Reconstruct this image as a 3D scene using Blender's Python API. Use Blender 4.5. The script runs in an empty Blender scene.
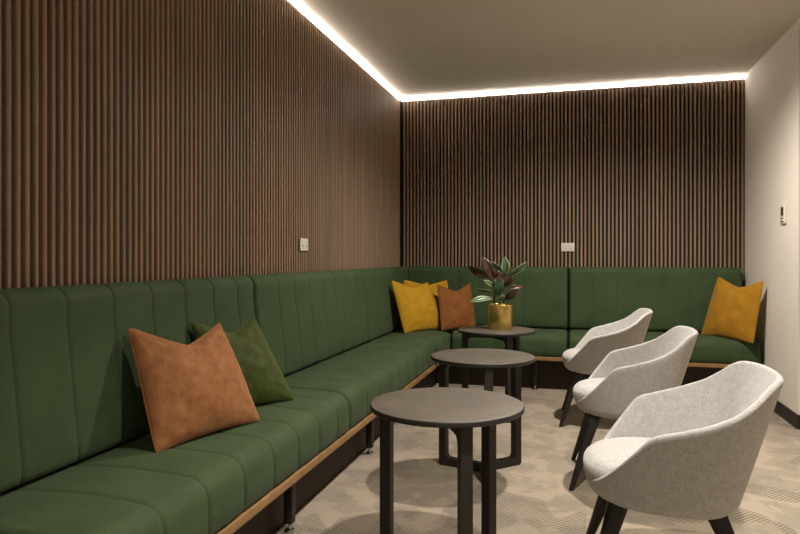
import bpy, bmesh, math, random
from mathutils import Vector, Matrix, noise
random.seed(7)
PI = math.pi
scn = bpy.context.scene
COL = scn.collection

# ------------------------------------------------------------------ materials
def new_mat(name):
    m = bpy.data.materials.new(name); m.use_nodes = True
    nt = m.node_tree; b = nt.nodes['Principled BSDF']
    return m, nt, b
def N(nt, t, **kw):
    n = nt.nodes.new(t)
    for k, v in kw.items():
        if hasattr(n, k): setattr(n, k, v)
        else: n.inputs[k.replace('_', ' ')].default_value = v
    return n
def ramp(nt, fac, stops, interp='LINEAR'):
    r = nt.nodes.new('ShaderNodeValToRGB'); r.color_ramp.interpolation = interp
    e = r.color_ramp.elements
    while len(e) < len(stops): e.new(0.5)
    for i, (p, c) in enumerate(stops):
        e[i].position = p; e[i].color = (*c, 1) if len(c) == 3 else c
    nt.links.new(fac, r.inputs[0]); return r
def coords(nt, scale=(1, 1, 1), rot=(0, 0, 0), obj=True):
    tc = nt.nodes.new('ShaderNodeTexCoord'); mp = nt.nodes.new('ShaderNodeMapping')
    mp.inputs['Scale'].default_value = scale; mp.inputs['Rotation'].default_value = rot
    nt.links.new(tc.outputs['Object'], mp.inputs[0]); return mp.outputs[0]
def noise_tex(nt, vec, scale, detail=4, rough=0.5, dist=0):
    n = nt.nodes.new('ShaderNodeTexNoise'); n.inputs['Scale'].default_value = scale
    n.inputs['Detail'].default_value = detail; n.inputs['Roughness'].default_value = rough
    n.inputs['Distortion'].default_value = dist
    nt.links.new(vec, n.inputs['Vector']); return n.outputs['Fac']
def bump(nt, b, h, strength=0.2, dist=0.01):
    n = nt.nodes.new('ShaderNodeBump'); n.inputs['Strength'].default_value = strength
    n.inputs['Distance'].default_value = dist
    nt.links.new(h, n.inputs['Height']); nt.links.new(n.outputs[0], b.inputs['Normal'])
def mixc(nt, fac, a, bcol, mode='MIX'):
    n = nt.nodes.new('ShaderNodeMix'); n.data_type = 'RGBA'; n.blend_type = mode
    for s, v in ((n.inputs[0], fac), (n.inputs[6], a), (n.inputs[7], bcol)):
        if isinstance(v, (int, float)): s.default_value = v
        elif isinstance(v, tuple): s.default_value = (*v, 1) if len(v) == 3 else v
        else: nt.links.new(v, s)
    return n.outputs[2]
def mathn(nt, op, a, b=0.0, clamp=False):
    n = nt.nodes.new('ShaderNodeMath'); n.operation = op; n.use_clamp = clamp
    for s, v in ((n.inputs[0], a), (n.inputs[1], b)):
        if isinstance(v, (int, float)): s.default_value = v
        else: nt.links.new(v, s)
    return n.outputs[0]

def mottled(name, c1, c2, scale=8, rough=0.6, bs=0.1, bscale=300, sheen=0.0, metallic=0.0, stretch=(1, 1, 1), spec=0.5, sheen_rough=0.4, sheen_tint=None):
    m, nt, b = new_mat(name)
    v = coords(nt, stretch)
    f = noise_tex(nt, v, scale, 5, 0.6)
    r = ramp(nt, f, [(0.3, c1), (0.7, c2)])
    nt.links.new(r.outputs[0], b.inputs['Base Color'])
    b.inputs['Roughness'].default_value = rough; b.inputs['Metallic'].default_value = metallic
    b.inputs['Specular IOR Level'].default_value = spec
    if sheen:
        b.inputs['Sheen Weight'].default_value = sheen; b.inputs['Sheen Roughness'].default_value = sheen_rough
        if sheen_tint: b.inputs['Sheen Tint'].default_value = (*sheen_tint, 1)
    if bs: bump(nt, b, noise_tex(nt, v, bscale, 3), bs, 0.002)
    return m

def slat_material():
    m, nt, b = new_mat('walnut_slats')
    g = nt.nodes.new('ShaderNodeNewGeometry')
    v = coords(nt, (60, 60, 0.8))
    f = noise_tex(nt, v, 2.2, 5, 0.6, 0.0)
    r = ramp(nt, f, [(0.25, (0.172, 0.118, 0.076)), (0.55, (0.285, 0.203, 0.138)), (0.8, (0.38, 0.283, 0.200))])
    rr = ramp(nt, g.outputs['Random Per Island'], [(0, (0.80, 0.83, 0.85)), (0.5, (1.0, 0.98, 0.95)), (0.85, (1.10, 0.97, 0.86)), (1, (0.92, 0.97, 0.92))])
    c = mixc(nt, 1.0, r.outputs[0], rr.outputs[0], 'MULTIPLY')
    nt.links.new(c, b.inputs['Base Color']); b.inputs['Roughness'].default_value = 0.5
    bump(nt, b, f, 0.15, 0.002)
    return m

def carpet_material():
    m, nt, b = new_mat('patterned_carpet')
    v = coords(nt)
    # big soft patches of two tones
    f1 = noise_tex(nt, v, 3.6, 3, 0.5, 0.25)
    p1 = ramp(nt, f1, [(0.50, (0, 0, 0)), (0.53, (1, 1, 1))])
    v2 = coords(nt, (1.0, 1.25, 1), (0, 0, 0.5))
    f2 = noise_tex(nt, v2, 5.5, 4, 0.6, 0.3)
    p2 = ramp(nt, f2, [(0.50, (0, 0, 0)), (0.545, (1, 1, 1))])
    # fine line hatching, rows of short dashes
    wv = nt.nodes.new('ShaderNodeTexWave'); wv.inputs['Scale'].default_value = 19; wv.inputs['Distortion'].default_value = 0.3
    wv.inputs['Detail'].default_value = 1
    nt.links.new(coords(nt, (1, 1, 1), (0, 0, 0.75)), wv.inputs['Vector'])
    hl = ramp(nt, wv.outputs['Fac'], [(0.35, (0, 0, 0)), (0.6, (1, 1, 1))])
    f3 = noise_tex(nt, coords(nt, (1, 1, 1), (0, 0, 2.0)), 1.7, 2, 0.5, 0.8)
    p3 = ramp(nt, f3, [(0.59, (0, 0, 0)), (0.60, (1, 1, 1))])
    hatch = mathn(nt, 'MULTIPLY', hl.outputs[0], p3.outputs[0])
    fine = noise_tex(nt, v, 170, 2, 0.7)
    fineR = ramp(nt, fine, [(0.36, (0, 0, 0)), (0.64, (1, 1, 1))])
    base = mixc(nt, p1.outputs[0], (0.355, 0.300, 0.230), (0.300, 0.260, 0.205))
    base = mixc(nt, p2.outputs[0], base, mixc(nt, 0.5, base, (0.225, 0.195, 0.15)))
    spk = mixc(nt, mathn(nt, 'MULTIPLY', p1.outputs[0], 0.5), mixc(nt, fineR.outputs[0], (0.86, 0.86, 0.86), (1.1, 1.1, 1.1)), mixc(nt, fineR.outputs[0], (0.55, 0.55, 0.55), (1.25, 1.25, 1.25)))
    base = mixc(nt, 1.0, base, spk, 'MULTIPLY')
    base = mixc(nt, mathn(nt, 'MULTIPLY', hatch, 0.8), base, (0.13, 0.115, 0.09))
    nt.links.new(base, b.inputs['Base Color'])
    b.inputs['Roughness'].default_value = 0.95; b.inputs['Specular IOR Level'].default_value = 0.15
    b.inputs['Sheen Weight'].default_value = 0.15
    bump(nt, b, fine, 0.5, 0.004)
    return m

def chair_fabric():
    m, nt, b = new_mat('grey_wool_fabric')
    v = coords(nt)
    f = noise_tex(nt, v, 330, 3, 0.7); g = noise_tex(nt, v, 45, 3, 0.6)
    r = ramp(nt, f, [(0.3, (0.31, 0.305, 0.30)), (0.7, (0.68, 0.67, 0.655))])
    r2 = ramp(nt, g, [(0.3, (0.86, 0.86, 0.86)), (0.7, (1.04, 1.04, 1.04))])
    nt.links.new(mixc(nt, 1.0, r.outputs[0], r2.outputs[0], 'MULTIPLY'), b.inputs['Base Color'])
    b.inputs['Roughness'].default_value = 0.9; b.inputs['Specular IOR Level'].default_value = 0.2
    b.inputs['Sheen Weight'].default_value = 0.25
    bump(nt, b, f, 0.35, 0.002)
    return m

def brass_material():
    m, nt, b = new_mat('brushed_brass')
    v = coords(nt, (60, 60, 1.0))
    f = noise_tex(nt, v, 2.0, 4, 0.6)
    r = ramp(nt, f, [(0.3, (0.68, 0.47, 0.13)), (0.7, (0.90, 0.68, 0.25))])
    nt.links.new(r.outputs[0], b.inputs['Base Color'])
    b.inputs['Metallic'].default_value = 1; b.inputs['Roughness'].default_value = 0.32
    b.inputs['Anisotropic'].default_value = 0.6
    return m

def leaf_material(name, c1, c2, edge=None):
    m, nt, b = new_mat(name)
    uv = nt.nodes.new('ShaderNodeUVMap')
    sep = nt.nodes.new('ShaderNodeSeparateXYZ'); nt.links.new(uv.outputs[0], sep.inputs[0])
    d = mathn(nt, 'ABSOLUTE', mathn(nt, 'SUBTRACT', sep.outputs[0], 0.5))      # 0 midrib .. 0.5 edge
    f = noise_tex(nt, coords(nt), 30, 4, 0.6)
    col = ramp(nt, f, [(0.35, c1), (0.65, c2)]).outputs[0]
    if edge:
        k = mathn(nt, 'ADD', d, mathn(nt, 'MULTIPLY', mathn(nt, 'SUBTRACT', f, 0.5), 0.35))
        e = ramp(nt, k, [(0.33, (0, 0, 0)), (0.42, (1, 1, 1))])
        col = mixc(nt, e.outputs[0], col, edge)
    mid = ramp(nt, d, [(0.015, (1, 1, 1)), (0.035, (0, 0, 0))])
    col = mixc(nt, mathn(nt, 'MULTIPLY', mid.outputs[0], 0.5), col, tuple(min(1, x * 2.2 + 0.03) for x in c2))
    nt.links.new(col, b.inputs['Base Color']); b.inputs['Roughness'].default_value = 0.28
    return m

def emit_mat(name, c, s):
    m, nt, b = new_mat(name)
    v = noise_tex(nt, coords(nt), 4, 1)
    b.inputs['Base Color'].default_value = (0.9, 0.9, 0.9, 1)
    b.inputs['Emission Color'].default_value = (*c, 1)
    nt.links.new(mathn(nt, 'ADD', mathn(nt, 'MULTIPLY', v, 0.05 * s), s), b.inputs['Emission Strength'])
    return m

M = {}
M['slat'] = slat_material()
M['backing'] = mottled('black_backing', (0.006, 0.005, 0.004), (0.010, 0.008, 0.006), 5, 0.9, 0)
M['carpet'] = carpet_material()
M['ceiling'] = mottled('ceiling_paint', (0.69, 0.66, 0.57), (0.72, 0.69, 0.60), 1.5, 0.8, 0.05, 120)
M['wall'] = mottled('warm_white_paint', (0.72, 0.68, 0.61), (0.75, 0.71, 0.64), 1.5, 0.8, 0.06, 150)
def upholstery():
    m, nt, b = new_mat('green_upholstery')
    v = coords(nt)
    r = ramp(nt, noise_tex(nt, v, 7, 5, 0.65), [(0.3, (0.034, 0.062, 0.023)), (0.7, (0.050, 0.084, 0.034))])
    g = ramp(nt, noise_tex(nt, v, 150, 3, 0.7), [(0.3, (0.80, 0.80, 0.80)), (0.7, (1.16, 1.16, 1.16))])
    nt.links.new(mixc(nt, 1.0, r.outputs[0], g.outputs[0], 'MULTIPLY'), b.inputs['Base Color'])
    b.inputs['Roughness'].default_value = 0.78; b.inputs['Specular IOR Level'].default_value = 0.25
    b.inputs['Sheen Weight'].default_value = 0.04
    bump(nt, b, noise_tex(nt, v, 260, 3), 0.3, 0.002)
    return m
M['green'] = upholstery()
M['green_seam_gap_shade'] = mottled('green_seam_gap_shade', (0.012, 0.028, 0.012), (0.018, 0.036, 0.016), 9, 0.7, 0)  # stitched seams, plus gap shade painted on the section ends
M['oak'] = mottled('oiled_timber', (0.24, 0.135, 0.052), (0.34, 0.20, 0.085), 5, 0.45, 0.05, 80, stretch=(4, 4, 4))
M['plinth'] = mottled('dark_brown_board', (0.020, 0.011, 0.007), (0.034, 0.019, 0.011), 6, 0.6, 0.05)
M['black'] = mottled('black_paint', (0.007, 0.006, 0.005), (0.013, 0.011, 0.009), 10, 0.4, 0)
M['skirting'] = mottled('black_skirting', (0.010, 0.009, 0.006), (0.016, 0.014, 0.010), 4, 0.5, 0)
M['chrome'] = mottled('chrome', (0.5, 0.5, 0.5), (0.6, 0.6, 0.6), 10, 0.25, 0, metallic=1.0)
M['tabletop'] = mottled('taupe_table_laminate', (0.068, 0.056, 0.042), (0.105, 0.088, 0.067), 14, 0.5, 0.08, 90)
M['tabledge'] = mottled('dark_table_edge', (0.010, 0.008, 0.006), (0.017, 0.013, 0.010), 10, 0.5, 0)
M['tableleg'] = mottled('dark_stained_wood', (0.010, 0.008, 0.005), (0.020, 0.015, 0.010), 6, 0.5, 0.1, 60, stretch=(8, 8, 1))
M['chairleg'] = mottled('black_stained_wood', (0.005, 0.004, 0.003), (0.010, 0.007, 0.005), 6, 0.5, 0.05, 60, stretch=(8, 8, 1))
M['fabric'] = chair_fabric()
M['rust'] = mottled('rust_velvet', (0.21, 0.080, 0.027), (0.32, 0.142, 0.054), 26, 0.75, 0.2, 120, 0.6, spec=0.2, sheen_tint=(1.0, 0.62, 0.38))
M['rust_dark'] = mottled('brown_velvet', (0.15, 0.054, 0.012), (0.24, 0.090, 0.022), 13, 0.75, 0.2, 120, 0.4, spec=0.2, sheen_tint=(1.0, 0.6, 0.3))
M['olive'] = mottled('olive_velvet', (0.022, 0.036, 0.006), (0.060, 0.075, 0.014), 30, 0.75, 0.2, 120, 0.5, spec=0.2, sheen_tint=(0.6, 0.8, 0.25))
M['mustard'] = mottled('mustard_fabric', (0.38, 0.205, 0.009), (0.48, 0.27, 0.015), 10, 0.8, 0.2, 300, 0.15, spec=0.2)
M['ochre'] = mottled('ochre_fabric', (0.30, 0.145, 0.008), (0.39, 0.195, 0.013), 10, 0.8, 0.2, 300, 0.15, spec=0.2)
M['brass'] = brass_material()
M['soil'] = mottled('soil', (0.02, 0.013, 0.008), (0.05, 0.035, 0.02), 60, 0.95, 0.6, 150)
M['stem'] = mottled('plant_stem', (0.05, 0.03, 0.015), (0.09, 0.06, 0.025), 30, 0.6, 0)
M['leaf_green'] = leaf_material('leaf_green', (0.030, 0.085, 0.030), (0.070, 0.150, 0.060), (0.34, 0.40, 0.22))
M['leaf_dark'] = leaf_material('leaf_dark_green', (0.018, 0.050, 0.020), (0.040, 0.085, 0.035))
M['leaf_burgundy'] = leaf_material('leaf_burgundy', (0.030, 0.012, 0.008), (0.065, 0.026, 0.015))
M['plastic'] = mottled('white_plastic', (0.62, 0.60, 0.54), (0.68, 0.66, 0.60), 5, 0.4, 0)
M['screen'] = mottled('dark_lcd', (0.03, 0.035, 0.02), (0.05, 0.05, 0.03), 10, 0.3, 0)
M['led'] = emit_mat('led_diffuser', (1.0, 0.87, 0.77), 21.0)

# ------------------------------------------------------------------ mesh helpers
def link(name, bm, mats, parent=None, smooth=True, kind=None, loc=None, ang=40):
    if not isinstance(mats, (list, tuple)): mats = [mats]
    bmesh.ops.recalc_face_normals(bm, faces=bm.faces)
    me = bpy.data.meshes.new(name); bm.to_mesh(me); bm.free()
    for m in mats: me.materials.append(m)
    if smooth:
        me.polygons.foreach_set('use_smooth', [True] * len(me.polygons))
        me.set_sharp_from_angle(angle=math.radians(ang))
    o = bpy.data.objects.new(name, me); COL.objects.link(o)
    if parent: o.parent = parent
    if kind: o['kind'] = kind
    if loc: o.location = loc
    return o
def empty(name, loc=(0, 0, 0), rz=0):
    o = bpy.data.objects.new(name, None); COL.objects.link(o)
    o.location = loc; o.rotation_euler = (0, 0, rz); o.empty_display_size = 0.1
    return o
def tag(o, label, cat, group=None):
    o['label'] = label; o['category'] = cat
    if group: o['group'] = group
    return o
def box(bm, x0, x1, y0, y1, z0, z1, bev=0.0, mi=0):
    vs = [bm.verts.new((x, y, z)) for x in (x0, x1) for y in (y0, y1) for z in (z0, z1)]
    idx = [(0, 1, 3, 2), (4, 6, 7, 5), (0, 4, 5, 1), (2, 3, 7, 6), (0, 2, 6, 4), (1, 5, 7, 3)]
    fs = [bm.faces.new([vs[i] for i in f]) for f in idx]
    for f in fs: f.material_index = mi
    if bev:
        es = list({e for f in fs for e in f.edges})
        r = bmesh.ops.bevel(bm, geom=es, offset=bev, segments=3, affect='EDGES', profile=0.5)
        for f in r['faces']: f.material_index = mi
def lathe(bm, prof, segs=48, cx=0, cy=0, mi=0, mfun=None):
    rings = []
    for r, z in prof:
        if r < 1e-6: rings.append([bm.verts.new((cx, cy, z))])
        else: rings.append([bm.verts.new((cx + r * math.cos(2 * PI * i / segs), cy + r * math.sin(2 * PI * i / segs), z)) for i in range(segs)])
    for k in range(len(rings) - 1):
        a, b = rings[k], rings[k + 1]
        for i in range(segs):
            j = (i + 1) % segs
            if len(a) == 1 and len(b) == 1: continue
            if len(a) == 1: f = bm.faces.new((a[0], b[i], b[j]))
            elif len(b) == 1: f = bm.faces.new((a[i], a[j], b[0]))
            else: f = bm.faces.new((a[i], a[j], b[j], b[i]))
            f.material_index = mfun(k) if mfun else mi
def tube(bm, pts, rad, segs=8):
    rings = []
    n = len(pts)
    for i, p in enumerate(pts):
        p = Vector(p); t = (Vector(pts[min(i + 1, n - 1)]) - Vector(pts[max(i - 1, 0)])).normalized()
        u = t.cross(Vector((0.3, 1, 0.1))).normalized(); w = t.cross(u)
        r = rad[i] if isinstance(rad, (list, tuple)) else rad
        rings.append([bm.verts.new(p + (u * math.cos(2 * PI * k / segs) + w * math.sin(2 * PI * k / segs)) * r) for k in range(segs)])
    for a, b in zip(rings, rings[1:]):
        for k in range(segs): bm.faces.new((a[k], a[(k + 1) % segs], b[(k + 1) % segs], b[k]))
    bm.faces.new(rings[0][::-1]); bm.faces.new(rings[-1])
def lerp_table(t, x):
    if x <= t[0][0]: return t[0][1]
    for (a, b), (c, d) in zip(t, t[1:]):
        if x <= c:
            s = (x - a) / (c - a); return b + (d - b) * s
    return t[-1][1]

# ------------------------------------------------------------------ dimensions
XW = -1.59           # face of the left slats
YW = 5.905            # face of the back slats
XR = 1.39           # right wall
YC = 4.605            # outside corner of right wall
CH = 2.617            # ceiling
PITCH = 0.0332
SD = 0.022           # slat depth
ROOM_X, ROOM_Y = 4.2, -2.6

# ------------------------------------------------------------------ room shell
bm = bmesh.new(); box(bm, XW - 0.1, ROOM_X, ROOM_Y, YW + 0.1, -0.06, 0); link('floor', bm, M['carpet'], kind='structure', smooth=False)
bm = bmesh.new(); box(bm, XW - 0.1, ROOM_X, ROOM_Y, YW + 0.1, CH, CH + 0.08); link('ceiling', bm, M['ceiling'], kind='structure', smooth=False)
bm = bmesh.new(); box(bm, XW - SD - 0.10, XW - SD, ROOM_Y, YW + SD, 0, CH); link('wall_left', bm, M['backing'], kind='structure', smooth=False)
bm = bmesh.new(); box(bm, XW - SD, XR, YW + SD, YW + SD + 0.10, 0, CH); link('wall_back', bm, M['backing'], kind='structure', smooth=False)
bm = bmesh.new()
pts = [(XR, YW + 0.12), (XR, YC), (ROOM_X, YC), (ROOM_X, YC + 0.12), (XR + 0.12, YC + 0.12), (XR + 0.12, YW + 0.12)]
lo = [bm.verts.new((x, y, 0)) for x, y in pts]; hi = [bm.verts.new((x, y, CH)) for x, y in pts]
for i in range(6):
    j = (i + 1) % 6; bm.faces.new((lo[i], lo[j], hi[j], hi[i]))
bm.faces.new(lo); bm.faces.new(hi)
link('wall_right', bm, M['wall'], kind='structure', smooth=False)
bm = bmesh.new(); box(bm, ROOM_X, ROOM_X + 0.1, ROOM_Y, YC, 0, CH); link('wall_far_right', bm, M['wall'], kind='structure', smooth=False)
bm = bmesh.new(); box(bm, XW - 0.1, ROOM_X, ROOM_Y - 0.1, ROOM_Y, 0, CH); link('wall_rear', bm, M['wall'], kind='structure', smooth=False)
bm = bmesh.new()
box(bm, XR - 0.012, XR, YC - 0.012, 5.30, 0, 0.092, 0.003)
box(bm, XR, ROOM_X, YC - 0.012, YC, 0, 0.092, 0.003)
link('baseboard_right', bm, M['skirting'], kind='structure', smooth=False)

# slat cladding: half-round battens
SLAT_TOP = 2.587
def slat_profile(w):
    r = 0.0045; h = w / 2
    p = [(-h, 0.0)]
    p += [(-h + r - r * math.cos(math.radians(q)), SD - r + r * math.sin(math.radians(q))) for q in (0, 30, 60, 90)]
    p += [(h - r + r * math.sin(math.radians(q)), SD - r + r * math.cos(math.radians(q))) for q in (0, 30, 60, 90)]
    p.append((h, 0.0)); return p
def slats(bm, n, place, z0, z1, w=0.0172):
    pr = slat_profile(w)
    for k in range(n):
        jit = random.uniform(-0.0006, 0.0006)
        lo = [bm.verts.new(place(k * PITCH + jit + a, d, z0)) for a, d in pr]
        hi = [bm.verts.new(place(k * PITCH + jit + a, d, z1)) for a, d in pr]
        for i in range(len(pr) - 1): bm.faces.new((lo[i], lo[i + 1], hi[i + 1], hi[i]))
        bm.faces.new(hi); bm.faces.new(lo)
bm = bmesh.new()
nL = int((YW - 0.01 - ROOM_Y) / PITCH)
slats(bm, nL, lambda a, d, z: (XW - SD + d, YW - 0.012 - a, z), 0.9, SLAT_TOP)
link('trim_1', bm, M['slat'], kind='structure', ang=50)
bm = bmesh.new()
nB = int((XR - 0.020 - XW - 0.010) / PITCH) + 1
slats(bm, nB, lambda a, d, z: (XR - 0.020 - a, YW + SD - d, z), 0.9, SLAT_TOP)
link('trim_2', bm, M['slat'], kind='structure', ang=50)

# linear light running above the slats
def led_run(name, args, label):
    e = empty(name, (args[0], args[2], args[4]))
    x0, x1, y0, y1, z0, z1 = args
    bm = bmesh.new(); box(bm, 0, x1 - x0, 0, y1 - y0, 0.0, z1 - z0, 0.002)
    link('diffuser', bm, M['led'], e)
    bm = bmesh.new(); box(bm, 0, x1 - x0, 0, y1 - y0, z1 - z0 + 0.0005, z1 - z0 + 0.006)
    link('housing', bm, M['plastic'], e, smooth=False)
    tag(e, label, 'light', 'linear lights at the ceiling edge')
led_run('linear_light', (XW - SD + 0.002, XW - 0.010, ROOM_Y + 0.02, YW - 0.005, SLAT_TOP + 0.001, CH - 0.010), 'glowing white linear light above the slats of the long left wall')
led_run('linear_light', (XW + 0.01, XR - 0.005, YW + 0.006, YW + SD - 0.002, SLAT_TOP + 0.001, CH - 0.010), 'glowing white linear light above the slats of the back wall')

# ------------------------------------------------------------------ bench seating
SEATX = 0.588        # front of cushion measured from the slat face
CHAN = 0.206
def sweep(bm, prof, s0, s1, place, seams, groove=0.0045, gw=0.009, endr=0.034, ends=(1, 1)):
    """prof: closed list of (d, z, gf) ; gf = how much seams cut in at this point."""
    e0, e1 = ends
    stations = [(s0, -endr * e0), (s0 + endr * .3, -endr * .3 * e0), (s0 + endr, 0)]
    sset = []
    for s in seams:
        if s0 + 0.03 < s < s1 - 0.03: sset.append(s)
    allst = []
    for (s, off) in stations: allst.append((s, off, 1))
    cur = s0 + endr
    bounds = [s0] + sset + [s1]
    for i, (a, b) in enumerate(zip(bounds, bounds[1:])):
        L = b - a
        for t in (0.1, 0.25, 0.5, 0.75, 0.9):
            allst.append((a + t * L, 0.0022 * math.sin(PI * t), 1))
        if i < len(bounds) - 2:
            for q, dd in ((-gw, 0), (-gw * .45, -groove * .55), (-gw * 0.12, -groove), (gw * 0.12, -groove), (gw * .45, -groove * .55), (gw, 0)):
                allst.append((b + q, dd, 1))
    for (s, off) in [(s1 - endr, 0), (s1 - endr * .3, -endr * .3 * e1), (s1, -endr * e1)]: allst.append((s, off, 1))
    allst.sort(key=lambda t: t[0])
    n = len(prof)
    cen = (sum(p[0] for p in prof) / n, sum(p[1] for p in prof) / n)
    # outward normals of profile
    nor = []
    for i in range(n):
        a, b = prof[i - 1], prof[(i + 1) % n]
        t = Vector((b[0] - a[0], b[1] - a[1])); nn = Vector((t.y, -t.x))
        if nn.dot(Vector((prof[i][0] - cen[0], prof[i][1] - cen[1]))) < 0: nn = -nn
        nn.normalize(); nor.append(nn)
    rings = []
    for s, off, _ in allst:
        ring = []
        for i, (d, z, g) in enumerate(prof):
            w = 0.0018 * noise.noise(Vector((s * 5, d * 9, z * 9))) * g
            o = off * g + w
            ring.append(bm.verts.new(place(s, d + nor[i].x * o, z + nor[i].y * o)))
        rings.append(ring)
    isseam = [any(abs(st[0] - q) < gw * 0.5 for q in sset) for st in allst]
    for k, (a, b) in enumerate(zip(rings, rings[1:])):
        for i in range(n):
            f = bm.faces.new((a[i], a[(i + 1) % n], b[(i + 1) % n], b[i]))
            mid = (allst[k][0] + allst[k + 1][0]) / 2
            edge = (e0 and mid < s0 + endr * .3) or (e1 and mid > s1 - endr * .3)  # section ends get the dark tone too: shade painted into the gaps
            f.material_index = 1 if edge or any(abs(mid - q) < gw * 0.13 for q in sset) else 0
    bm.faces.new(rings[0]); bm.faces.new(rings[-1])
def arc(cx, cz, r, a0, a1, n, g=1.0, rx=None):
    return [(cx + (rx or r) * math.cos(math.radians(a0 + (a1 - a0) * i / n)), cz + r * math.sin(math.radians(a0 + (a1 - a0) * i / n)), g) for i in range(n + 1)]
def seat_prof(depth=SEATX, back=0.03):
    p = [(back, 0.287, 0), (back, 0.450, 0), (0.145, 0.466, 1), (0.20, 0.471, 1), (0.29, 0.475, 1), (0.38, 0.475, 1), (depth - 0.11, 0.470, 1)]
    p += arc(depth - 0.070, 0.398, 0.070, 80, 0, 7)
    p += [(depth + 0.002, 0.35, 1), (depth, 0.302, 1), (depth - 0.010, 0.287, 0)]
    return p
def back_prof():
    p = [(0.004, 0.470, 0), (0.120, 0.4705, 0.5), (0.138, 0.480, 1), (0.144, 0.50, 1), (0.140, 0.56, 1), (0.128, 0.67, 1), (0.114, 0.79, 1), (0.100, 0.90, 1)]
    p += arc(0.046, 0.951, 0.056, 12, 90, 7)
    p += [(0.025, 1.007, 0.5), (0.004, 1.001, 0)]
    return p
def placeL(s, d, z): return (XW + d, s, z)
def placeB(s, d, z): return (s, YW - d, z)
def bench_leg(root, x, y):
    o = empty  # legs are meshes with a chrome foot below
    bm = bmesh.new(); box(bm, -0.018, 0.018, -0.018, 0.018, 0.035, 0.256, 0.003)
    lg = link('leg', bm, M['black'], root, loc=(x, y, 0))
    bm = bmesh.new(); lathe(bm, [(0, 0), (0.019, 0), (0.021, 0.004), (0.019, 0.010), (0.008, 0.014), (0.008, 0.037), (0, 0.037)], 20)
    link('foot', bm, M['chrome'], lg)
def bench(side, s0, s1, seat0, seat1, seams, label, legs, trim=None, ends=(1, 1), groove=0.0045):
    root = empty('banquette_bench', placeL((s0 + s1) / 2, 0.3, 0) if side == 'L' else placeB((s0 + s1) / 2, 0.3, 0))
    off = Vector(root.location)
    pl0 = placeL if side == 'L' else placeB
    pl = lambda s, d, z: Vector(pl0(s, d, z)) - off
    bm = bmesh.new(); sweep(bm, seat_prof(), seat0 + 0.002, seat1 - 0.002, pl, seams, groove)
    link('seat_cushion', bm, [M['green'], M['green_seam_gap_shade']], root, ang=60)
    bm = bmesh.new(); sweep(bm, back_prof(), s0 + 0.002, s1 - 0.002, pl, seams, groove, ends=ends)
    link('backrest', bm, [M['green'], M['green_seam_gap_shade']], root, ang=60)
    t0, t1 = trim or (seat0, seat1)
    a, b = pl(t0 + 0.0005, SEATX + 0.004, 0), pl(t1 - 0.0005, SEATX - 0.09, 0)
    bm = bmesh.new(); box(bm, min(a.x, b.x), max(a.x, b.x), min(a.y, b.y), max(a.y, b.y), 0.257, 0.2865, 0.0015)
    link('timber_rail', bm, M['oak'], root)
    a, b = pl(t0 + 0.0005, SEATX - 0.0905, 0), pl(t1 - 0.0005, 0.02, 0)
    bm = bmesh.new(); box(bm, min(a.x, b.x), max(a.x, b.x), min(a.y, b.y), max(a.y, b.y), 0.256, 0.2855)
    link('base_panel', bm, M['plinth'], root, smooth=False)
    for s in legs:
        p = pl(s, SEATX - 0.092, 0); bench_leg(root, p.x, p.y)
    tag(root, label, 'bench', 'green upholstered banquette sections')
    return root
g1, g2, g3 = 1.16, 2.82, 4.48
def unit_seams(g): return [g + 0.257 + CHAN * i for i in range(7)]
YI = YW - SEATX      # front line of back bench
XI = XW + SEATX
bench('L', g1 - 1.66, g1, g1 - 1.66, g1, unit_seams(g1 - 1.66), 'green banquette section at the near end, cut off by the picture edge', [0.25, 1.0])
bench('L', g1, g2, g1, g2, unit_seams(g1), 'long green channelled banquette section with the rust and olive cushions on it', [1.31, 2.36])
bench('L', g2, g3, g2, g3, unit_seams(g2), 'green channelled banquette section below the outlet plate on the left slatted wall', [3.41, 4.40])
corner = bench('L', g3, YW - 0.002, g3, YW - 0.04, [g3 + 0.30 * i for i in range(1, 4)], 'green corner banquette section where the two slatted walls meet', [], trim=(g3, YI + 0.0), groove=0.0025)
# the corner section also turns along the back wall
off = Vector(corner.location)
bm = bmesh.new(); sweep(bm, back_prof(), XW + 0.085, XI - 0.001, lambda q, d, z: Vector(placeB(q, d, z)) - off, [XI - 0.21], 0.002, ends=(1, 0))
link('backrest', bm, [M['green'], M['green_seam_gap_shade']], corner, ang=60)
xg = -0.035
seamsB = [xg + 0.198 * i for i in range(-8, 8) if i != 0]
bench('B', XI + 0.001, xg, XI + 0.006, xg, [q for q in seamsB if q > XI + 0.08], 'dark green back wall banquette section behind the potted plant', [-0.30], trim=(XI + 0.006, xg), ends=(0, 1), groove=0.002)
bench('B', xg, XR - 0.035, xg, XR - 0.022, [q for q in seamsB if q < XR - 0.1], 'dark green back wall banquette section ending at the white right wall', [0.70], trim=(xg, XR - 0.015), groove=0.002)
# recessed plinth boards under the bench
bm = bmesh.new(); box(bm, XW + 0.02, XW + 0.442, ROOM_Y + 0.05, YW - 0.02, 0.0, 0.2555)
link('baseboard_left', bm, M['plinth'], kind='structure', smooth=False)
bm = bmesh.new(); box(bm, XW + 0.444, XR - 0.014, YW - 0.442, YW - 0.02, 0.0, 0.2555)
link('baseboard_back', bm, M['plinth'], kind='structure', smooth=False)

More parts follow.
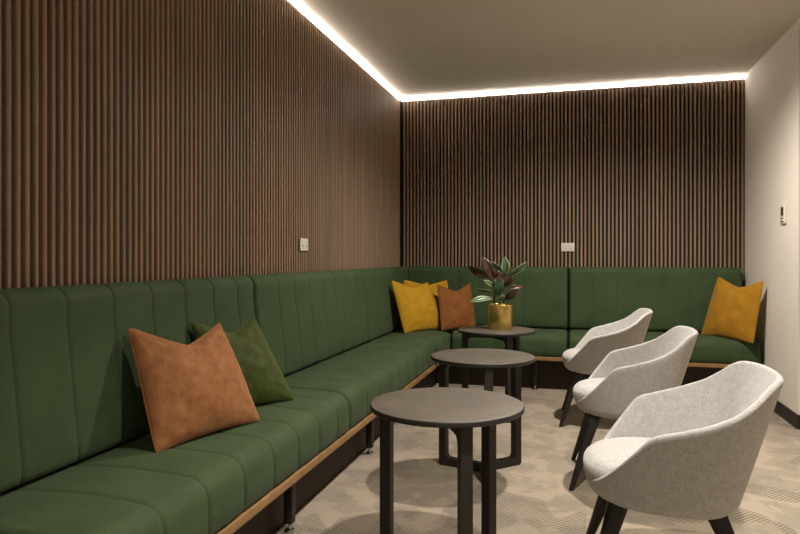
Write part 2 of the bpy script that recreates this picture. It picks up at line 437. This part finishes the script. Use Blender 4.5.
# ------------------------------------------------------------------ cushions
def cushion(corners, mat, label, sc=0.972, thick=0.14, dip=0.055, seed=0, group=None, side=0.004):
    def fit(c):
        x, y, z = c
        return Vector(((x + .0216 * y) * sc, (y - .0216 * x) * sc, 1.10 - (1.10 - z) * sc * 1.0073))
    BL, BR, TR, TL = [fit(c) for c in corners]
    cen = (BL + BR + TR + TL) / 4
    base = Vector((cen.x, cen.y, min(BL.z, BR.z)))
    nrm = ((BR - BL).cross(TL - BL)).normalized()
    ux = (BR - BL + TR - TL).normalized(); uz = (TL - BL + TR - BR).normalized()
    n = 36
    bm = bmesh.new()
    uvl = None
    grid = {}
    for sgn in (1, -1):
        for i in range(n + 1):
            for j in range(n + 1):
                edge = i in (0, n) or j in (0, n)
                if edge and sgn == -1: grid[(sgn, i, j)] = grid[(1, i, j)]; continue
                # denser near edges
                u = -math.cos(PI * i / n); v = -math.cos(PI * j / n)
                a, b = (u + 1) / 2, (v + 1) / 2
                p = BL * (1 - a) * (1 - b) + BR * a * (1 - b) + TR * a * b + TL * (1 - a) * b
                p = p - uz * dip * max(0, 1 - abs(u - 0.08) ** 1.25) * (b ** 2.2)
                p = p + uz * 0.012 * (1 - u * u) * ((1 - b) ** 3)
                p = p - ux * u * side * (1 - v * v)
                cr = (abs(u) ** 9) * (abs(v) ** 9)
                p = p + (cen - p) * 0.02 * cr
                t = (max(0, (1 - u * u)) ** 0.55) * (max(0, (1 - v * v)) ** 0.55)
                # crease running down from the notch, and small wrinkles at the corners
                t *= 1 - 0.22 * math.exp(-((u - 0.08) / 0.22) ** 2) * (b ** 3)
                w = noise.noise(Vector((u * 2.6 + seed * 3.1, v * 2.6, sgn * 2 + seed))) * 0.010
                c = (u * u * v * v)
                w += math.sin((u * v) * 22 + seed) * 0.004 * c * 2 + noise.noise(Vector((u * 7, v * 7 + seed, sgn))) * 0.0045
                for cu, cv in ((-1, -1), (1, -1), (-1, 1), (1, 1)):
                    du, dv = abs(u - cu), abs(v - cv); rr = math.hypot(du, dv)
                    w += .006 * math.sin(math.atan2(dv, du) * 11 + seed + cu * 2 + cv) * math.exp(-((rr - .35) / .25) ** 2)
                p = p + nrm * sgn * (thick / 2 * t + w * t)
                grid[(sgn, i, j)] = bm.verts.new(p - base)
    for sgn in (1, -1):
        for i in range(n):
            for j in range(n):
                q = [grid[(sgn, i, j)], grid[(sgn, i + 1, j)], grid[(sgn, i + 1, j + 1)], grid[(sgn, i, j + 1)]]
                if sgn == -1: q = q[::-1]
                bm.faces.new(q)
    # seam cord round the edge
    ring = [grid[(1, i, 0)].co.copy() for i in range(n)] + [grid[(1, n, j)].co.copy() for j in range(n)] + \
           [grid[(1, n - i, n)].co.copy() for i in range(n)] + [grid[(1, 0, n - j)].co.copy() for j in range(n)]
    o = link('throw_cushion', bm, mat, ang=180, loc=base)
    bs = bmesh.new(); tube(bs, ring + [ring[0]], 0.0022, 6)
    link('edge_seam', bs, mat, o, ang=180)
    tag(o, label, 'cushion', group)
    return o
cushion([(-1.360, 1.783, .456), (-1.232, 2.250, .458), (-1.385, 2.20, .848), (-1.545, 1.876, .846)], M['rust'],
        'large rust velvet cushion leaning on the left banquette in front of the olive one', .972, .15, .085, 1)
cushion([(-1.44, 2.29, .462), (-1.262, 2.625, .458), (-1.455, 2.60, .835), (-1.56, 2.27, .832)], M['olive'],
        'olive green velvet cushion tucked behind the large rust cushion', .972, .12, .07, 2)
cushion([(-1.465, 5.13, .462), (-1.205, 5.57, .458), (-1.385, 5.60, .876), (-1.590, 5.17, .897)], M['mustard'],
        'mustard yellow cushion in the corner, the front one of the two', .98, .14, .06, 3)
cushion([(-1.56, 5.60, .468), (-1.17, 5.72, .468), (-1.245, 5.795, .892), (-1.587, 5.52, .893)], M['mustard'],
        'mustard yellow cushion mostly hidden behind the front yellow and the brown cushions', .98, .09, .05, 4)
cushion([(-1.205, 5.38, .468), (-.955, 5.66, .475), (-1.03, 5.80, .872), (-1.285, 5.56, .855)], M['rust_dark'],
        'brown velvet cushion standing right of the yellow cushions in the corner', .98, .12, .08, 5)
cushion([(.895, 5.74, .470), (1.195, 5.36, .452), (1.270, 5.375, .930), (1.035, 5.83, .934)], M['ochre'],
        'ochre yellow cushion alone at the right end of the back banquette', .98, .13, .075, 6)

# settle the cushions: lift / ease each one off the upholstery until nothing clips
from mathutils.bvhtree import BVHTree
bpy.context.view_layer.update()
def tree_of(objs):
    vs, fs = [], []
    for o in objs:
        n0 = len(vs); mw = o.matrix_world
        vs += [mw @ v.co for v in o.data.vertices]
        fs += [[i + n0 for i in p.vertices] for p in o.data.polygons]
    return BVHTree.FromPolygons(vs, fs)
bench_tree = tree_of([o for o in bpy.data.objects if o.type == 'MESH' and o.parent and o.parent.name.startswith('banquette_bench')])
for o in [q for q in bpy.data.objects if q.get('category') == 'cushion']:
    tot = Vector((0, 0, 0))
    for _ in range(60):
        bpy.context.view_layer.update()
        pairs = tree_of([o] + list(o.children)).overlap(bench_tree)
        if not pairs: break
        step = Vector((0, 0, .0015)) if _ % 2 == 0 else (Vector((.0015, 0, 0)) if o.location.y < 4.9 and o.location.x < 0 else Vector((.0005, -.0015, 0)))
        o.location = o.location + step; tot += step
    print('settled', o.name, [round(c, 4) for c in tot], 'left', len(pairs))

# ------------------------------------------------------------------ tables
TH = 0.593
def table_leg_bm(ang):
    W = 0.039; t = 0.041; R = 0.241; H = TH - 0.020; z0 = 0.0
    out = []
    def rc(cx, cz, r, a0, a1, n=5): return [(cx + r * math.cos(math.radians(a0 + (a1 - a0) * i / n)), cz + r * math.sin(math.radians(a0 + (a1 - a0) * i / n))) for i in range(n + 1)]
    ro, ri = 0.016, 0.020
    pr = [(0.0, z0)] + rc(R - ro, z0 + ro, ro, -90, 0) + rc(R - 0.004, H - 0.004, 0.004, 0, 90, 2) + [(0.0, H), (0.0, H - t)]
    pr += [(x, z) for x, z in rc(R - W - ri * 1.6, H - t - ri * 1.6, ri * 1.6, 90, 0)]
    pr += [(x, z) for x, z in rc(R - W - ri, z0 + t + ri, ri, 0, -90)] + [(0.0, z0 + t)]
    bm = bmesh.new()
    c, s = math.cos(ang), math.sin(ang)
    def P(r, w, z): return (r * c - w * s, r * s + w * c, z)
    a = [bm.verts.new(P(x, -W / 2, z)) for x, z in pr]; b = [bm.verts.new(P(x, W / 2, z)) for x, z in pr]
    n = len(pr)
    for i in range(n): bm.faces.new((a[i], a[(i + 1) % n], b[(i + 1) % n], b[i]))
    bm.faces.new(a[::-1]); bm.faces.new(b)
    return bm
def make_table(loc, rot, label):
    root = empty('side_table', loc, rot)
    bm = bmesh.new(); R = 0.266; h = 0.019
    z0 = TH - h
    lathe(bm, [(0, z0), (R - .004, z0), (R, z0 + .003), (R, TH - .004), (R - .0025, TH - .0008), (R - .006, TH), (R * .5, TH), (0, TH)], 96,
          mfun=lambda k: 1 if k < 4 else 0)
    link('tabletop', bm, [M['tabletop'], M['tabledge']], root)
    for k in range(3):
        link('leg', table_leg_bm(2 * PI * k / 3), M['tableleg'], root, ang=35)
    tag(root, label, 'table', 'round dark side tables')
    return root
YAW = 0.2634
t1 = make_table((-.4230, 2.190, 0), math.radians(161) + YAW, 'nearest round dark side table with nothing on it, legs cut off by picture bottom')
def copy_tree(o, parent=None):
    c = o.copy(); COL.objects.link(c)
    if parent: c.parent = parent
    for ch in list(o.children): copy_tree(ch, c)
    return c
t2 = copy_tree(t1); t2.location = (-.446, 3.282, 0); t2.rotation_euler.z = math.radians(150) + YAW
t2['label'] = 'middle one of the three round dark side tables, bare top'
t3 = copy_tree(t1); t3.location = (-.513, 4.487, 0); t3.rotation_euler.z = math.radians(163) + YAW
t3['label'] = 'farthest round dark side table, carrying the brass pot with the plant'

# ------------------------------------------------------------------ tub chairs (front = -x)
ZB = 0.345
RIM = [(-.33, .392), (-.29, .395), (-.268, .402), (-.242, .424), (-.125, .562), (-.108, .582), (-.09, .593), (-.02, .611), (.06, .634), (.13, .662), (.18, .696), (.22, .732), (.245, .747), (.30, .753)]
def outline(th, z, shrink=0.0):
    s = (z - ZB) / (0.75 - ZB)
    W = 0.232 + (0.325 - 0.232) * (s ** 0.85 if s > 0 else 0) - shrink
    xb = 0.168 + (0.288 - 0.168) * s - shrink
    xf = -0.268 - 0.13 * s + shrink
    xc = -0.02
    c, sn = math.cos(th), math.sin(th)
    n = 2.7 if c > 0 else 2.25
    a = (xb - xc) if c > 0 else (xc - xf)
    x = xc + a * math.copysign(abs(c) ** (2 / n), c)
    y = W * math.copysign(abs(sn) ** (2 / (2.45)), sn)
    return x, y
def rim_z(th):
    z = 0.6
    for _ in range(30):
        x, _y = outline(th, z); z = z * .5 + .5 * (lerp_table(RIM, x - .007) + lerp_table(RIM, x + .007)) / 2
    return z
def shell_bm():
    bm = bmesh.new(); n = 144; T = 0.021
    rings = []
    zr = [rim_z(2 * PI * i / n) for i in range(n)]
    def ring(f): rings.append([bm.verts.new(f(i, 2 * PI * i / n)) for i in range(n)])
    # underside
    for sc, dz in ((.25, -.022), (.55, -.019), (.80, -.011), (.93, -.002)):
        ring(lambda i, th, sc=sc, dz=dz: (-.03 + (outline(th, ZB)[0] + .03) * sc, outline(th, ZB)[1] * sc, ZB + dz))
    ring(lambda i, th: (*[q for q in outline(th, ZB + .010, 0.004)], ZB + .010))
    ring(lambda i, th: (*outline(th, ZB + .025), ZB + .025))
    K = 14
    for k in range(1, K + 1):
        def f(i, th, k=k):
            z0 = ZB + .025; z1 = zr[i] - T * .5
            z = z0 + (z1 - z0) * k / K
            return (*outline(th, z), z)
        ring(f)
    # rounded rim
    for a in (35, 65, 90, 115, 145, 180):
        def f(i, th, a=a):
            zc = zr[i] - T * .5
            off = T / 2 * (1 - math.cos(math.radians(a))); dz = T * .5 * math.sin(math.radians(a))
            return (*outline(th, zc, off), zc + dz)
        ring(f)
    for k in range(1, 10):
        def f(i, th, k=k):
            z1 = zr[i] - T * .5; z0 = .385
            z = z1 + (z0 - z1) * k / 9
            return (*outline(th, z, T), z)
        ring(f)
    for sc in (.7, .35): ring(lambda i, th, sc=sc: (-.03 + (outline(th, .385, T)[0] + .03) * sc, outline(th, .385, T)[1] * sc, .385))
    for a, b in zip(rings, rings[1:]):
        for i in range(n): bm.faces.new((a[i], a[(i + 1) % n], b[(i + 1) % n], b[i]))
    bm.faces.new(rings[0][::-1]); bm.faces.new(rings[-1])
    return bm
def seat_bm():
    bm = bmesh.new(); n = 96
    xf, xb, W, xc = -.288, .150, .232, -.05
    def pt(th, off):
        c, s = math.cos(th), math.sin(th)
        a = (xb - xc if c > 0 else xc - xf) - off
        e = 2 / 2.5 if c > 0 else 2 / 2.15
        return xc + a * math.copysign(abs(c) ** e, c), (W - off) * math.copysign(abs(s) ** (2 / 2.4), s)
    prof = [(.03, .386), (.010, .388), (.004, .394), (.001, .405), (.000, .420), (.002, .434), (.007, .443), (.0115, .4475), (.0125, .446), (.0145, .449), (.022, .456), (.037, .462), (.07, .467), (.12, .470), (.18, .471)]
    rings = []
    for off, z in prof: rings.append([bm.verts.new((*pt(2 * PI * i / n, off), z)) for i in range(n)])
    for a, b in zip(rings, rings[1:]):
        for i in range(n): bm.faces.new((a[i], a[(i + 1) % n], b[(i + 1) % n], b[i]))
    bm.faces.new(rings[0][::-1]); bm.faces.new(rings[-1])
    return bm
def chair_leg_bm(top, foot):
    bm = bmesh.new()
    T, F = Vector((*top, .352)), Vector((*foot, 0))
    rings = []
    for t, w in ((0, .064), (.15, .058), (.6, .036), (.97, .0235), (1, .021)):
        p = T.lerp(F, t); w2 = w / 2; ring = []
        for k in range(16):
            a = 2 * PI * (k + .5) / 16; c, s = math.cos(a), math.sin(a)
            ring.append(bm.verts.new((p.x + w2 * math.copysign(abs(c) ** .55, c) * 1.0, p.y + w2 * math.copysign(abs(s) ** .55, s) * .8, p.z)))
        rings.append(ring)
    for a, b in zip(rings, rings[1:]):
        for i in range(16): bm.faces.new((a[i], a[(i + 1) % 16], b[(i + 1) % 16], b[i]))
    bm.faces.new(rings[0]); bm.faces.new(rings[-1][::-1])
    return bm
chair = empty('tub_chair', (.321, 2.215, 0), -.02)
link('shell', shell_bm(), M['fabric'], chair, ang=180)
link('seat', seat_bm(), M['fabric'], chair, ang=60)
for sx in (-1, 1):
    for sy in (-1, 1):
        top = (-.178 if sx < 0 else .085, .135 * sy)
        foot = (-.292 if sx < 0 else .235, .238 * sy)
        link('leg', chair_leg_bm(top, foot), M['chairleg'], chair, ang=60)
tag(chair, 'nearest pale grey fabric tub chair, filling the lower right', 'chair', 'pale grey tub chairs in a row')
c2 = copy_tree(chair); c2.location = (.289, 3.352, 0); c2['label'] = 'middle one of the three pale grey tub chairs'
c3 = copy_tree(chair); c3.location = (.220, 4.50, 0); c3['label'] = 'farthest pale grey tub chair, nearest the back banquette'

# ------------------------------------------------------------------ plant and pot
PX, PY = -.490, 4.525
pot = empty('brass_pot', (PX, PY, TH + .0005))
bm = bmesh.new()
lathe(bm, [(0, 0), (.082, 0), (.0835, .003), (.0835, .170), (.082, .172), (.0805, .170), (.0805, .150), (0, .150)], 64)
link('vessel', bm, M['brass'], pot)
bm = bmesh.new(); lathe(bm, [(0, .151), (.080, .151), (.080, .153), (.05, .158), (0, .156)], 40)
link('soil', bm, M['soil'], pot)
tag(pot, 'brushed brass cylindrical plant pot on the farthest side table', 'pot')
plant = empty('rubber_plant', (PX, PY, TH + .156))
ZP = TH + .156
RV = Vector((.9655, .2604, 0)); FV = Vector((-.2604, .9655, 0)); UV_ = Vector((0, 0, 1))
def pp(cx, cy, dep=0.0):   # place in plant space: lateral, height, depth (metres)
    return RV * ((cx - 239) / 845) + UV_ * ((335 - cy) / 845 + TH + .172 - ZP) + FV * dep
def leaf(base, tip, width, mat, droop=0.012, roll=0.0, name='leaf'):
    bm = bmesh.new(); uvl = bm.loops.layers.uv.new('UVMap')
    ax = (tip - base); L = ax.length; ax.normalize()
    view = -FV
    side = ax.cross(view).normalized(); nrm = side.cross(ax).normalized()
    q = Matrix.Rotation(roll, 3, ax); side = q @ side; nrm = q @ nrm
    nu, nv = 8, 16; g = []
    for j in range(nv + 1):
        t = j / nv
        if t < .10: w = 0.04
        else:
            s = (t - .10) / .90; w = (math.sin(PI * s ** .85)) ** .72 if 0 < s < 1 else 0.0
            w = max(w, 0.04 if s < .5 else 0.0)
        row = []
        for i in range(nu + 1):
            u = i / nu * 2 - 1
            p = base + ax * (L * t) + side * (u * width / 2 * w) + nrm * (abs(u) * .16 * width * w - droop * math.sin(PI * t) * -1.0 + 0.003 * math.sin(9 * t + u * 2) * abs(u))
            row.append(bm.verts.new(p))
        g.append(row)
    for j in range(nv):
        for i in range(nu):
            vs = (g[j][i], g[j][i + 1], g[j + 1][i + 1], g[j + 1][i])
            f = bm.faces.new(vs)
            for lp, (a, b) in zip(f.loops, ((i, j), (i + 1, j), (i + 1, j + 1), (i, j + 1))): lp[uvl].uv = (a / nu, b / nv)
    me_o = link(name, bm, mat, plant, ang=180)
    md = me_o.modifiers.new('thick', 'SOLIDIFY'); md.thickness = 0.0012
    return me_o
def stem(pts, r0=.006, r1=.003):
    bm = bmesh.new(); n = len(pts)
    tube(bm, pts, [r0 + (r1 - r0) * i / (n - 1) for i in range(n)], 8); return link('stem', bm, M['stem'], plant)
stem([pp(205, 345, 0), pp(203, 290, .0), pp(196, 230, .005), pp(190, 170, .01), pp(178, 140, .012)])
stem([pp(262, 345, .02), pp(262, 280, .015), pp(256, 215, .01), pp(258, 150, .0), pp(264, 120, .0)])
stem([pp(232, 345, -.02), pp(235, 300, -.02), pp(226, 260, -.02)], .004, .0025)
LF = [  # base, tip (with depth), width, material, roll
    ((200, 215, .01), (138, 50, .03), .072, 'leaf_burgundy', .25),
    ((186, 178, .02), (46, 108, .05), .055, 'leaf_burgundy', -.3),
    ((262, 170, .00), (264, 52, -.02), .060, 'leaf_green', .1),
    ((258, 150, .01), (184, 82, -.01), .050, 'leaf_green', -.45),
    ((274, 170, .00), (396, 82, -.03), .052, 'leaf_green', .5),
    ((196, 240, -.01), (132, 188, -.05), .030, 'leaf_green', .5),
    ((203, 300, -.01), (50, 318, -.06), .050, 'leaf_green', .75),
    ((198, 262, .02), (100, 245, .03), .036, 'leaf_green', -.5),
    ((207, 290, -.02), (252, 184, -.04), .048, 'leaf_dark', -.2),
    ((258, 310, .00), (338, 238, -.03), .060, 'leaf_burgundy', .2),
    ((268, 250, .01), (384, 232, .02), .036, 'leaf_burgundy', -.4),
    ((256, 225, -.01), (218, 132, -.03), .046, 'leaf_burgundy', .3),
    ((258, 235, -.01), (306, 160, -.04), .046, 'leaf_burgundy', -.2),
    ((226, 310, -.03), (254, 268, -.05), .024, 'leaf_green', .3),
    ((200, 235, -.01), (206, 180, -.04), .026, 'leaf_green', -.6),
    ((256, 190, .03), (240, 110, .07), .050, 'leaf_dark', .3),
    ((198, 200, .02), (222, 120, .05), .045, 'leaf_burgundy', -.3),
]
for b, t, w, m, r in LF: leaf(pp(*b), pp(*t), w, M[m], roll=r)
tag(plant, 'variegated rubber plant with green and burgundy leaves growing in the brass pot', 'plant')

# ------------------------------------------------------------------ wall fittings
def outlet(loc, rz, label):
    root = empty('power_outlet', loc, rz)      # faces local -y
    bm = bmesh.new(); box(bm, -.058, .058, -.011, 0, -.038, .038, .004); link('plate', bm, M['plastic'], root)
    for x in (-.026, .026):
        bm = bmesh.new()
        for dx, rz2, dz in ((-.007, .5, -.006), (.007, -.5, -.006), (0, 0, -.018)):
            b2 = bmesh.new(); box(b2, -.0012, .0012, -.0122, -.0105, -.004, .004)
            mt = Matrix.Translation((x + dx, 0, dz)) @ Matrix.Rotation(rz2, 4, 'Y')
            for v in b2.verts: v.co = mt @ v.co
            tmp = bpy.data.meshes.new('t'); b2.to_mesh(tmp); b2.free(); bm.from_mesh(tmp); bpy.data.meshes.remove(tmp)
        link('socket', bm, M['black'], root, smooth=False)
        bm = bmesh.new(); box(bm, x - .006, x + .006, -.0145, -.0105, .014, .026, .0012); link('rocker_switch', bm, M['plastic'], root)
    tag(root, label, 'outlet', 'white wall plates on the slats')
outlet((XW + .0005, 3.62, 1.173), PI / 2, 'white outlet plate on the left slatted wall above the bench')
outlet((-.042, YW - .0005, 1.184), 0, 'white outlet plate on the back slatted wall above the bench')
th = empty('thermostat', (XR - .0005, 4.885, 1.390), PI / 2 * -1)   # local +... faces -x
bm = bmesh.new(); box(bm, -.050, .050, -.014, 0, -.066, .066, .004); link('casing', bm, M['plastic'], th)
bm = bmesh.new(); box(bm, -.022, .030, -.0155, -.013, -.012, .046, .001); link('display', bm, M['screen'], th)
for k in range(3):
    bm = bmesh.new(); box(bm, -.026 + k * .018, -.014 + k * .018, -.016, -.013, -.032, -.025, .001); link('button', bm, M['screen'], th)
bm = bmesh.new(); box(bm, -.030, .030, -.0155, -.013, -.056, -.048, .001); link('vent_slot', bm, M['screen'], th)
tag(th, 'small white thermostat with a dark display on the right wall', 'thermostat')

# ------------------------------------------------------------------ lights
def spot(loc, power, size=1.95, blend=0.7, rad=0.035, col=(1, .90, .79), target=None):
    l = bpy.data.lights.new('downlight_or_fill', 'SPOT'); l.energy = power; l.spot_size = size; l.spot_blend = blend
    l.shadow_soft_size = rad; l.color = col
    o = bpy.data.objects.new('downlight_or_fill', l); COL.objects.link(o); o.location = loc
    if target is not None:
        o.rotation_euler = (Vector(target) - Vector(loc)).to_track_quat('-Z', 'Y').to_euler()
    return o
for y, p in ((3.95, 260), (1.65, 215), (-.80, 85)):
    spot((.25, y, CH - .01), p, size=2.7 if y > 3 else 1.85)
for q in ((2.6, 3.2), (2.6, .8), (2.5, -1.0)): spot((*q, CH - .01), 290 if q[1] > 0 else 110, rad=.06, size=1.7)  # added fill spots, out of view; their floor bounce brightens the ceiling
def area(loc, rot, sx, sy, power, col):
    l = bpy.data.lights.new('added_ceiling_fill', 'AREA'); l.shape = 'RECTANGLE'; l.size = sx; l.size_y = sy
    l.energy = power; l.color = col
    o = bpy.data.objects.new('added_ceiling_fill', l); COL.objects.link(o); o.location = loc; o.rotation_euler = rot
    return o
area((1.4, -1.4, CH - .05), (0, 0, 0), 2.5, 1.5, 14, (1, .90, .78))  # unseen soft fill added behind the camera, not a known fixture
w = bpy.data.worlds.new('world'); scn.world = w; w.use_nodes = True
w.node_tree.nodes['Background'].inputs[0].default_value = (.5, .45, .38, 1)
w.node_tree.nodes['Background'].inputs[1].default_value = 0.05

# ------------------------------------------------------------------ camera
cam = bpy.data.cameras.new('camera'); co = bpy.data.objects.new('camera', cam); COL.objects.link(co)
co.location = (0, 0, 1.10); co.rotation_euler = (PI / 2, 0, YAW)
cam.sensor_width = 36; cam.lens = 640.3 / 800 * 36; cam.shift_y = -10.35 / 800; cam.clip_start = .05
scn.camera = co
scn.view_settings.view_transform = 'Standard'
scn.view_settings.look = 'None'
scn.view_settings.exposure = 0.27
